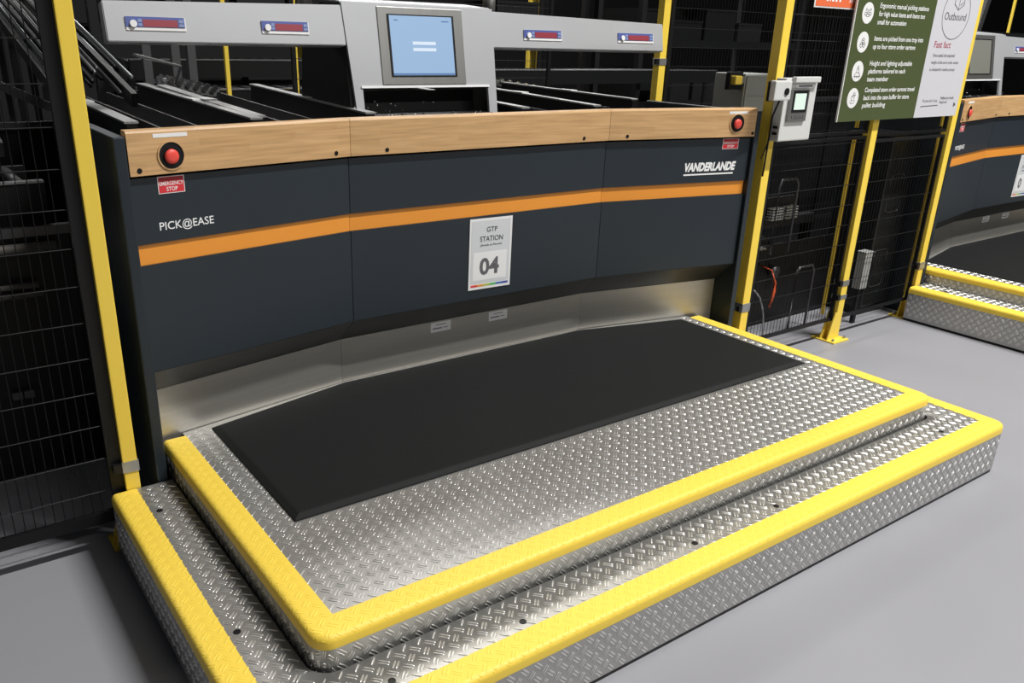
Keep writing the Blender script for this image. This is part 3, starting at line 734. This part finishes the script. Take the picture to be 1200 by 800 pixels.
for k, (zc, lines, ws) in enumerate(rows):
    ic = obj('icon_disc', fdisc(bmesh.new(), f, 0.090, zc, c, c+0.0008, 0.043, 40), M_WHITE, SG); lab(ic, 'white round icon')
    bm = bmesh.new(); cc = c+0.0008; t = 0.0018
    if k == 0:                                       # three people
        for dx, dz, s in ((-0.016, 0.006, .8), (0.016, 0.006, .8), (0, 0, 1)):
            fring(bm, f, 0.090+dx, zc+dz+0.008, cc, 0.0065*s, t, 18)
            fline(bm, f, [(0.090+dx-0.011*s, zc+dz-0.014), (0.090+dx-0.009*s, zc+dz-0.003), (0.090+dx+0.009*s, zc+dz-0.003), (0.090+dx+0.011*s, zc+dz-0.014), (0.090+dx-0.011*s, zc+dz-0.014)], t, cc)
    elif k == 1:                                     # boxes and tray
        for dx, dz in ((0, 0.012), (-0.010, -0.006), (0.010, -0.006)):
            fline(bm, f, [(0.090+dx-0.009, zc+dz), (0.090+dx, zc+dz+0.006), (0.090+dx+0.009, zc+dz), (0.090+dx+0.009, zc+dz-0.010), (0.090+dx, zc+dz-0.016), (0.090+dx-0.009, zc+dz-0.010), (0.090+dx-0.009, zc+dz), (0.090+dx, zc+dz-0.006), (0.090+dx+0.009, zc+dz)], t, cc)
    elif k == 2:                                     # a person on a rising stand
        fring(bm, f, 0.090, zc+0.018, cc, 0.006, t, 18)
        fline(bm, f, [(0.080, zc-0.004), (0.083, zc+0.010), (0.097, zc+0.010), (0.100, zc-0.004)], t, cc)
        fline(bm, f, [(0.066, zc-0.020), (0.078, zc-0.006), (0.102, zc-0.006), (0.114, zc-0.020), (0.066, zc-0.020)], t, cc)
        for dx in (-0.015, 0, 0.015): fring(bm, f, 0.090+dx, zc-0.024, cc, 0.004, t, 12)
    else:                                            # carton with turning arrows
        fline(bm, f, [(0.078, zc+0.006), (0.078, zc-0.010), (0.100, zc-0.010), (0.100, zc+0.006), (0.078, zc+0.006), (0.086, zc+0.013), (0.107, zc+0.013), (0.100, zc+0.006)], t, cc)
        fline(bm, f, [(0.070, zc-0.014), (0.076, zc-0.022), (0.100, zc-0.022), (0.110, zc-0.012)], t, cc)
        fring(bm, f, 0.096, zc+0.018, cc, 0.007, t, 14)
    obj('icon_drawing', bm, M_GREYINK, ic)
    bm = bmesh.new(); n = len(lines); pitch = 0.0335
    for j, (s, w_) in enumerate(zip(lines, ws)):
        z0 = zc + 0.018 + (n-1)*pitch/2 - j*pitch - 0.028
        g = 1 if any(ch in s for ch in 'gpy') else 0.0
        ftext(bm, f, s, 0.176, 0.176+w_*1.02, z0-0.006*g, z0+0.021, c, bold=0.008)
    obj('lettering', bm, M_TEXTW, SG)
bm = bmesh.new()
fring(bm, f, 0.836, 0.475, c, 0.126, 0.0035, 56, ry=0.115)
cx, cz = 0.846, 0.545
fline(bm, f, [(cx-0.042, cz+0.02), (cx-0.042, cz-0.028), (cx, cz-0.052), (cx+0.044, cz-0.028), (cx+0.044, cz+0.02), (cx, cz-0.005), (cx-0.042, cz+0.02), (cx, cz+0.042), (cx+0.044, cz+0.02)], 0.004, c)
fline(bm, f, [(cx, cz-0.005), (cx, cz-0.052)], 0.003, c)
fline(bm, f, [(cx+0.012, cz-0.030), (cx+0.032, cz-0.018)], 0.004, c)
ftext(bm, f, 'Outbound', 0.734, 0.934, 0.447, 0.481, c, bold=0.004)
fline(bm, f, [(0.685, 0.051), (0.700, 0.052), (0.842, 0.055)], 0.004, c)
fline(bm, f, [(BW-0.042, 0.062), (BW-0.028, 0.055), (BW-0.042, 0.048), (BW-0.042, 0.062)], 0.006, c)
lab(obj('drawing_and_title', bm, M_GREYINK, SG), 'outlined circle with a box drawing')
lab(obj('subheading', T(f, 'Fast fact', 0.694, 0.846, 0.322, 0.352, c, bold=0.002), M_CRIM, SG), 'crimson lettering')
bm = bmesh.new()
for s, a0, a1, z0, z1 in (('Once sealed, the expected', 0.700, 0.905, 0.276, 0.296), ('weight of the store order carton', 0.698, 0.955, 0.245, 0.263), ('is checked for mode accuracy', 0.698, 0.935, 0.212, 0.231)):
    ftext(bm, f, s, a0, a1, z0, z1, c)
ftext(bm, f, 'Melbourne South', 0.858, 0.985, 0.082, 0.096, c); ftext(bm, f, 'Regional', 0.856, 0.925, 0.060, 0.076, c)
obj('small_print', bm, M_GREYINK, SG)
obj('grey_title', T(f, 'Woolworths Group', 0.690, 0.832, 0.066, 0.086, c), mat('pale_grey_print', (0.28, 0.28, 0.29), 0.5), SG)
fo = Frame((2.742, 0.985, 1.574), (1, 0, 0), (0, 0, 1), (0, -1, 0))
OS = thing('coral_sign', 'coral orange sign with a white rim beside the green board, cut by the top edge', 'sign', (2.87, 0.985, 1.563))
obj('rim', fbox(bmesh.new(), fo, 0, 0.40, 0, 0.22, 0, 0.003, bev=0.001), M_WHITE, OS)
obj('face', fbox(bmesh.new(), fo, 0.007, 0.393, 0.006, 0.214, 0.003, 0.004), M_CORAL, OS)
bm = bmesh.new()
for a0, a1 in ((0.078, 0.090), (0.100, 0.106), (0.116, 0.130), (0.140, 0.154), (0.168, 0.180), (0.243, 0.247), (0.254, 0.258), (0.264, 0.268), (0.276, 0.280), (0.287, 0.300)): fbox(bm, fo, a0, a1, 0.026, 0.062, 0.004, 0.0046)
lab(obj('lettering', bm, M_TEXTW, OS), 'lower ends of white letters cut by the picture edge')

# ------------------------------------------------------------------ control box on the post
CB = thing('control_box', 'light grey control box with a small lit display on the yellow post', 'control box', (2.66, 0.96, 1.05))
bm = B(2.556, 2.772, 0.925, 0.975, 1.048, 1.300, bev=0.006); obj('housing', bm, M_BOX, CB)
bm = B(2.592, 2.762, 0.905, 0.926, 1.283, 1.306, bev=0.004); obj('visor', bm, M_BOX, CB)
fc = Frame((0, 0.925, 0), (1, 0, 0), (0, 0, 1), (0, -1, 0))
bm = bmesh.new(); fbox(bm, fc, 2.585, 2.712, 1.128, 1.258, 0, 0.010, bev=0.003); lab(obj('display_surround', bm, M_BEZEL, CB), 'dark grey display frame')
dfr = obj('display_frame', fbox(bmesh.new(), fc, 2.604, 2.700, 1.165, 1.252, 0.010, 0.012), M_BLACK, CB)
lab(obj('display', fbox(bmesh.new(), fc, 2.614, 2.688, 1.176, 1.240, 0.012, 0.013), M_LCD, CB), 'lit pale green display')
bm = bmesh.new()
for k in range(6): fbox(bm, fc, 2.610+k*0.015, 2.620+k*0.015, 1.142, 1.152, 0.010, 0.012)
obj('keypad', bm, M_GREYINK, CB)
bm = fbox(bmesh.new(), fc, 2.622, 2.752, 1.262, 1.276, 0, 0.002); ns = obj('name_strip', bm, M_PLATE, CB)
obj('strip_print', fbox(bmesh.new(), fc, 2.640, 2.735, 1.266, 1.272, 0.002, 0.0024), M_GREYINK, CB)
bm = B(2.452, 2.560, 0.898, 0.926, 1.215, 1.292, bev=0.006); hd = obj('bracket_head', bm, M_BOX, CB)
bm = B(2.449, 2.545, 0.926, 0.934, 1.212, 1.290, bev=0.002); obj('black_gasket', bm, M_BLACK, CB)
fh = Frame((0, 0.898, 0), (1, 0, 0), (0, 0, 1), (0, -1, 0))
bm = fdisc(bmesh.new(), fh, 2.528, 1.250, 0, 0.004, 0.014, 24); lab(obj('black_socket', bm, M_BLACK, CB), 'round black socket')
for zc in (1.10, 1.075):
    obj('latch', B(2.550, 2.557, 0.935, 0.955, zc, zc+0.010), M_BLACK, CB)
bm = tube(bmesh.new(), [(2.535, 0.93, 1.216), (2.538, 0.955, 1.15), (2.548, 0.965, 1.05), (2.55, 0.97, 0.9)], 0.004, 8)
lab(obj('cable', bm, M_BLACK, CB, smooth=True), 'black cable')
tag(obj('thin_cable', tube(bmesh.new(), [(2.606, 0.983, 1.20), (2.595, 0.983, 1.12), (2.578, 0.983, 1.06), (2.560, 0.983, 1.01), (2.548, 0.990, 0.97)], 0.0022, 6), M_BLACK, origin=(2.6, 0.99, 0.97), smooth=True), 'thin black cable crossing the yellow post below the control box', 'cable')
CA = thing('switch_cabinet', 'pale grey steel cabinet behind the post with the control box', 'cabinet', (2.80, 1.33, 0.9))
obj('housing', B(2.705, 2.90, 1.25, 1.42, 0.85, 1.302, bev=0.004), M_CAB, CA)
obj('door', B(2.712, 2.893, 1.243, 1.25, 0.858, 1.294, bev=0.002), M_CAB, CA)
sw = obj('rotary_switch', B(2.624, 2.672, 1.235, 1.275, 1.257, 1.294, bev=0.006), M_YEL, CA); lab(sw, 'yellow interlock switch')
obj('switch_bracket', B(2.615, 2.705, 1.262, 1.285, 1.235, 1.31, bev=0.002), M_BLACK, CA)
obj('switch_stem', B(2.668, 2.706, 1.248, 1.262, 1.262, 1.290, bev=0.002), M_GALV, CA)

# ------------------------------------------------------------------ machinery in the dark behind the fences
# incline bundle at the upper left: rails and tubes climbing to the back
def incline(x0, x1, ya, za, yb, zb, n, label, sheen):
    root = thing('incline_conveyor', label, 'conveyor', ((x0+x1)/2, (ya+yb)/2, 0), 'steep dark conveyors at the upper left')
    for x in (x0, x1):
        obj('side_beam', bar(bmesh.new(), (x, ya, za-0.04), (x, yb, zb-0.04), 0.02, 0.045), M_BLACK, root)
        obj('edge_rail', tube(bmesh.new(), [(x, ya, za+0.03), (x, yb, zb+0.03)], 0.008, 8), M_RAIL if sheen else M_DARK, root, smooth=True)
    for k in range(n):
        x = x0+(x1-x0)*(k+0.5)/n
        dz = random.uniform(-0.03, 0.07)
        obj('guide_tube', tube(bmesh.new(), [(x, ya+0.06*(k % 4), za+dz), (x, yb, zb+dz)], random.uniform(0.005, 0.011), 8), random.choice((M_DARK, M_GALV2, M_BLACK)), root, smooth=True)
    for yy in (yb-0.3,):
        t = (yy-ya)/(yb-ya); zz = za+(zb-za)*t-0.09
        bm = bmesh.new()
        for x in (x0, x1): box(bm, x-0.02, x+0.02, yy-0.02, yy+0.02, 0, zz)
        obj('leg_frame', bm, M_BLACK, root)
    return root
incline(-0.02, 0.20, 1.75, 1.24, 4.6, 1.86, 11, 'bundle of dark inclined tubes seen right of the left yellow post', True)
incline(-0.50, -0.22, 1.75, 1.10, 4.6, 1.80, 11, 'bundle of dark inclined tubes seen through the left mesh panel', False)
incline(0.26, 0.42, 3.0, 1.22, 5.6, 1.75, 3, 'furthest bundle of inclined tubes beside the left display arm', True)
# rack frames
def rack(x0, x1, y0, y1, h, levels, label):
    root = thing('storage_rack', label, 'rack', ((x0+x1)/2, (y0+y1)/2, 0), 'dark racks behind the workstations')
    for x in (x0, x1):
        for y in (y0, y1): obj('upright', B(x-0.025, x+0.025, y-0.025, y+0.025, 0, h), M_TOTE, root)
    for z_ in levels:
        for y in (y0, y1): obj('beam', B(x0+0.025, x1-0.025, y-0.012, y+0.012, z_-0.06, z_), M_DARK, root)
        obj('shelf', B(x0+0.03, x1-0.03, y0+0.013, y1-0.013, z_-0.02, z_-0.005), M_DARK, root)
    return root
ORD = ['first', 'second', 'third', 'fourth', 'fifth', 'sixth', 'seventh', 'eighth']; SH = {0.45: 'lowest', 0.95: 'second', 1.45: 'third', 1.95: 'top'}
totes = []
def tote(x, y, z_, a, b, h, label):
    bm = bmesh.new(); t = 0.008
    box(bm, x, x+a, y, y+b, z_, z_+t)
    box(bm, x, x+t, y, y+b, z_+t, z_+h); box(bm, x+a-t, x+a, y, y+b, z_+t, z_+h)
    box(bm, x+t, x+a-t, y, y+t, z_+t, z_+h); box(bm, x+t, x+a-t, y+b-t, y+b, z_+t, z_+h)
    box(bm, x-0.006, x+a+0.006, y-0.006, y+t, z_+h-0.02, z_+h)
    tag(obj('storage_tote', bm, random.choice((M_DARK, M_BLACK, M_TOTE)), origin=(x+a/2, y+b/2, z_)), label, 'tote', 'dark totes on the racks')
for x0, x1, y0, lb in ((0.62, 2.4, 4.2, 'tall dark rack seen through the gap under the left display arm'), (2.7, 4.5, 4.2, 'tall dark rack seen through the gap under the right display arm'),
                       (4.8, 6.9, 4.0, 'tall dark rack behind the coral sign and the signboard'), (-2.2, 0.15, 5.2, 'tall dark rack far back at the upper left')):
    rack(x0, x1, y0, y0+0.7, 2.4, (0.45, 0.95, 1.45, 1.95), lb)
    short = {0.62: 'under the left arm', 2.7: 'under the right arm', 4.8: 'behind the signs', -2.2: 'at the far left'}[x0]
    for z_ in (0.45, 0.95, 1.45, 1.95):
        x = x0+0.08; cnt = -1
        while x < x1-0.5:
            a = random.uniform(0.30, 0.42)
            if random.random() < 0.7:
                cnt += 1
                tote(x, y0+0.1, z_-0.004, a, 0.45, random.uniform(0.16, 0.28), '%s tote from the left on the %s shelf of the rack %s' % (ORD[cnt], SH[z_], short))
            x += a+0.05
for k, (x, y) in enumerate(((0.62, 3.22), (0.76, 3.22), (0.84, 3.22))):
    tag(obj('steel_upright', B(x, x+0.04, y, y+0.04, 0, 2.2), M_GALV3, origin=(x, y, 0)), ('first', 'second', 'third')[k]+' grey upright from the left seen under the left display arm', 'upright', 'grey uprights behind the left display arm')
# shelving and conveyor section behind the left mesh
def cross_conveyor(x0, x1, y, z_, label, cap=M_RAIL, n=14):
    root = thing('cross_conveyor', label, 'conveyor', ((x0+x1)/2, y+0.2, 0), 'conveyors running behind the fences')
    obj('front_beam', B(x0, x1, y, y+0.03, z_-0.09, z_), M_DARK, root)
    obj('rear_beam', B(x0, x1, y+0.40, y+0.43, z_-0.09, z_), M_DARK, root)
    lab(obj('edge_cap', B(x0, x1, y-0.004, y+0.034, z_, z_+0.006), cap, root), 'bright metal edge')
    for k in range(n):
        x = x0+(k+0.5)*(x1-x0)/n
        obj('roller', tube(bmesh.new(), [(x, y+0.032, z_-0.02), (x, y+0.398, z_-0.02)], 0.022, 8), M_GALV2, root, smooth=True)
    for x in (x0+0.1, x1-0.1):
        bm = bmesh.new(); box(bm, x-0.02, x+0.02, y+0.002, y+0.028, 0, z_-0.09); box(bm, x-0.02, x+0.02, y+0.402, y+0.428, 0, z_-0.09); obj('leg_frame', bm, M_DARK, root)
    return root
cross_conveyor(-1.9, -0.12, 1.70, 0.96, 'waist-high conveyor behind the left mesh panel')
cross_conveyor(-1.9, -0.12, 2.20, 0.55, 'knee-high conveyor behind the left mesh panel')
cross_conveyor(0.55, 2.5, 3.3, 1.13, 'conveyor crossing behind the left display arm', n=20)
cross_conveyor(0.68, 2.6, 3.74, 1.265, 'roller section crossing further back behind the left display arm', n=24)
cross_conveyor(2.9, 5.2, 3.5, 1.22, 'roller section crossing behind the right display arm', n=24)
for q, (xa, xb, lb) in enumerate(((0.58, 0.80, 'short run of bright discs added as glints under the left display arm, nearer the rail'), (0.66, 0.90, 'short run of bright discs added as glints under the left display arm, further back'), (2.35, 2.70, 'short run of bright discs added as glints under the right display arm'))):
    sk = thing('glint_rail', lb, 'conveyor', ((xa+xb)/2, 2.72, 1.0), 'added glint rails')  # rails of bright discs, added to give glints in the gap
    for t in range(3):
        y = 2.72+0.10*t+0.25*(q == 1)
        obj('rail', bar(bmesh.new(), (xa, y, 1.20), (xb, y, 1.15), 0.006, 0.018), M_RAIL, sk)
        for k in range(6):
            x = xa+(xb-xa)*(k+0.5)/6; z_ = 1.20-0.05*(k+0.5)/6
            obj('glint_disc', tube(bmesh.new(), [(x, y-0.012, z_+0.012), (x, y-0.004, z_+0.012)], 0.012, 10), M_DOT, sk)
    if q == 0: obj('tie_rod', tube(bmesh.new(), [(0.29, 2.05, 1.335), (0.62, 2.62, 1.275), (0.62, 2.72, 1.20)], 0.006, 8), M_RAIL, sk)
    for x in (xa+0.01, xb-0.01): obj('stand', B(x-0.01, x+0.01, 2.72+0.25*(q == 1), 2.92+0.25*(q == 1), 0, 1.14), M_BLACK, sk)
cross_conveyor(2.75, 4.6, 2.5, 0.72, 'conveyor section behind the right fence at waist height', n=16)
# pale perforated side plate behind the left mesh
bm = bmesh.new()
for k in range(4): bar(bm, (-0.155+0.034*k, 2.06-0.02*k, 1.232-0.017*k), (-0.124+0.034*k, 2.04-0.02*k, 1.217-0.017*k), 0.004, 0.030)
tag(obj('guide_strip', bm, M_GALV2, origin=(-0.09, 2.03, 1.2)), 'pale segmented guide strip seen through the left mesh', 'guide strip')
# drive unit behind the right-hand fence
DU = thing('drive_unit', 'drive unit with a bright ribbed column behind the lower mesh panel', 'machine', (3.15, 1.5, 0))
bm = B(2.80, 2.90, 1.30, 1.40, 0.0, 0.84); obj('column', bm, M_DARK, DU)
bm = bmesh.new()
for k in range(4): box(bm, 2.905+k*0.018, 2.915+k*0.018, 1.30, 1.33, 0.43, 0.70)
lab(obj('ribbed_strip', bm, M_RAIL, DU), 'ribbed bare metal strip')
bm = bmesh.new()
for k in range(4): box(bm, 2.82+k*0.03, 2.842+k*0.03, 1.29, 1.33, 0.10, 0.38)
obj('lower_ribs', bm, M_GALV2, DU)
obj('cross_beam', B(2.80, 3.84, 1.52, 1.58, 0.48, 0.53), M_GALV2, DU)
obj('motor', tube(bmesh.new(), [(3.02, 1.44, 0.42), (3.26, 1.44, 0.42)], 0.055, 18), M_GALV2, DU, smooth=True)
obj('motor_end', tube(bmesh.new(), [(3.26, 1.44, 0.42), (3.30, 1.44, 0.42)], [0.05, 0.035], 18), M_DARK, DU)
obj('fin_block', B(3.12, 3.36, 1.335, 1.355, 0.56, 0.70), M_BLACK, DU)
for k in range(10):
    z_ = 0.590+0.014*(k % 5); x = 3.13+0.12*(k//5)
    obj('cooling_fin', B(x, x+0.09, 1.30, 1.335, z_, z_+0.005), M_BOX, DU)
obj('dark_backing', B(2.93, 3.84, 1.36, 1.375, 0.0, 0.44), M_BLACK, DU)  # added black panel, hides lit floor so the gap reads dark
obj('bracket', B(2.90, 3.02, 1.31, 1.36, 0.470, 0.482), M_BOX, DU)
obj('bracket', B(2.94, 3.06, 1.31, 1.36, 0.395, 0.405), M_GALV2, DU)
obj('bracket', B(3.02, 3.14, 1.31, 1.36, 0.44, 0.448), M_RAIL, DU)
obj('pulley', tube(bmesh.new(), [(3.02, 1.32, 0.52), (3.02, 1.355, 0.52)], 0.022, 16), M_GALV2, DU, smooth=True)
obj('pulley', tube(bmesh.new(), [(3.27, 1.32, 0.30), (3.27, 1.355, 0.30)], 0.03, 16), M_GALV2, DU, smooth=True)
obj('support_leg', B(3.36, 3.42, 1.55, 1.60, 0, 0.48), M_DARK, DU)
obj('support_leg', B(3.78, 3.83, 1.52, 1.57, 0, 0.48), M_DARK, DU)
obj('base_box', B(3.15, 3.55, 1.62, 1.95, 0.0, 0.30, bev=0.01), M_DARK, DU)
obj('dark_base', B(2.78, 3.76, 1.40, 2.00, 0.0, 0.10, bev=0.006), M_BLACK, DU)  # added low black block, covers floor that would show lit
for x0, x1, y, h_, lb in ((-3.0, -0.055, 1.625, 0.84, 'black sheet added for darkness below the conveyor behind the left mesh panel'), (-3.0, 0.4, 2.75, 1.05, 'taller black sheet added for darkness further back behind the left mesh'),
                      (2.56, 3.99, 2.02, 1.05, 'black sheet added for darkness behind the drive unit'), (4.4, 7.5, 2.30, 1.10, 'black sheet added for darkness behind the second workstation')):
    g = thing('dark_sheet', lb, 'backing sheet', ((x0+x1)/2, y, 0), 'added black sheets')  # added black sheets stand in for darkness and hide the lit floor
    obj('sheet', B(x0, x1, y, y+0.02, 0.0, h_), M_BLACK, g)
    bm = bmesh.new(); box(bm, x0, x1, y-0.012, y, h_-0.03, h_); lab(obj('top_edge', bm, M_GALV2, g), 'dull metal edge')
    if y == 1.625:
        for z_, xa, xb, r in ((0.78, -1.6, -0.13, 0.016), (0.662, -1.6, -0.20, 0.009), (0.632, -1.6, -0.19, 0.009)):
            lab(obj('rail_tube', tube(bmesh.new(), [(xa, 1.59, z_), (xb, 1.59, z_)], r, 10), M_STEEL, g, smooth=True), 'bright steel tube')
        for xa in (-0.33, -0.295): obj('tag_plate', B(xa, xa+0.03, 1.60, 1.613, 0.285, 0.31), M_GALV2, g)
    n = int((x1-x0)/0.6)
    for k in range(n+1): obj('rib', B(x0+k*(x1-x0-0.03)/n, x0+k*(x1-x0-0.03)/n+0.03, y-0.012, y, 0, h_-0.03), M_DARK, g)
# tubular guard hoops
for x, y, lb in ((3.12, 1.275, 'tubular black hoop behind the lower mesh, near the bright strip'), (3.30, 1.22, 'tubular black hoop behind the lower mesh, near its right end')):
    h0, h1 = (0.42, 0.80) if x < 3.2 else (0.0, 0.34)
    pts = [(x, y, h0), (x, y, h1-0.03), (x+0.02, y, h1), (x+0.13, y, h1), (x+0.15, y, h1-0.03), (x+0.15, y, h0)]
    tag(obj('guard_hoop', tube(bmesh.new(), pts, 0.007, 8), M_GALV2, origin=(x, y, h0), smooth=True), lb, 'guard', 'guard hoops')
lab(obj('orange_cable', tube(bmesh.new(), [(3.175, 1.37, 0.34), (3.170, 1.28, 0.33), (3.165, 1.26, 0.30), (3.168, 1.25, 0.27), (3.172, 1.25, 0.23), (3.162, 1.25, 0.18), (3.150, 1.25, 0.14)], [0.004, 0.004, 0.004, 0.008, 0.009, 0.007, 0.004], 10), M_CABLE, DU, smooth=True), 'short orange cable')
lab(obj('white_cable', tube(bmesh.new(), [(2.85, 1.30, 0.31), (2.86, 1.18, 0.30), (2.91, 1.18, 0.285), (2.96, 1.18, 0.24), (3.0, 1.18, 0.17), (3.02, 1.18, 0.10), (3.03, 1.18, 0.005)], 0.004, 8), M_CAPG, DU, smooth=True), 'pale cable curving down')
# black cabinet with two recessed grips behind the signboard fence
BC = thing('machine_cabinet', 'tall matt black cabinet with two rounded grip outlines behind the fence', 'cabinet', (4.0, 1.3, 0))
obj('body', B(3.865, 4.14, 1.152, 1.42, 0.05, 1.00, bev=0.008), M_SHEET, BC)
fcab = Frame((0, 1.152, 0), (1, 0, 0), (0, 0, 1), (0, -1, 0))
for x0, z0, z1 in ((3.915, 0.585, 0.790), (3.895, 0.165, 0.375)):
    bm = bmesh.new(); x1 = x0+0.13; r = 0.025; pts = []
    for cxx, czz, a0 in ((x1-r, z1-r, 0), (x0+r, z1-r, PI/2), (x0+r, z0+r, PI), (x1-r, z0+r, 1.5*PI)):
        for k in range(6): pts.append(fcab.p(cxx+r*math.cos(a0+k*PI/10), czz+r*math.sin(a0+k*PI/10), 0.002))
    tube(bm, pts+[pts[0]], 0.0025, 6, cap=False); lab(obj('grip_outline', bm, M_GALV2, BC), 'rounded rectangular grip outline')
obj('plinth', B(3.88, 4.12, 1.17, 1.40, 0, 0.05), M_BLACK, BC)
WB = thing('junction_box', 'pale upright box standing behind the mesh beside the black cabinet', 'box', (3.72, 1.105, 0))
obj('housing', B(3.690, 3.755, 1.08, 1.13, 0.20, 0.40, bev=0.004), M_CAB, WB)
obj('stand', B(3.71, 3.735, 1.095, 1.115, 0.0, 0.20), M_BLACK, WB)
obj('lid', B(3.687, 3.758, 1.077, 1.133, 0.40, 0.407, bev=0.002), M_CAB, WB)
# roof beam at the top right
tag(obj('support_beam', bar(bmesh.new(), (6.19, 1.95, 1.95), (6.08, 1.95, 1.50), 0.05, 0.05), M_GALV2, origin=(6.13, 1.95, 1.5)), 'slanting grey beam at the top right corner', 'beam')
tag(obj('crossing_rail', bar(bmesh.new(), (5.0, 1.95, 1.53), (7.2, 1.95, 1.53), 0.05, 0.05), M_DARK, origin=(6.1, 1.95, 1.5)), 'dark level rail behind the far monitor housing', 'beam')
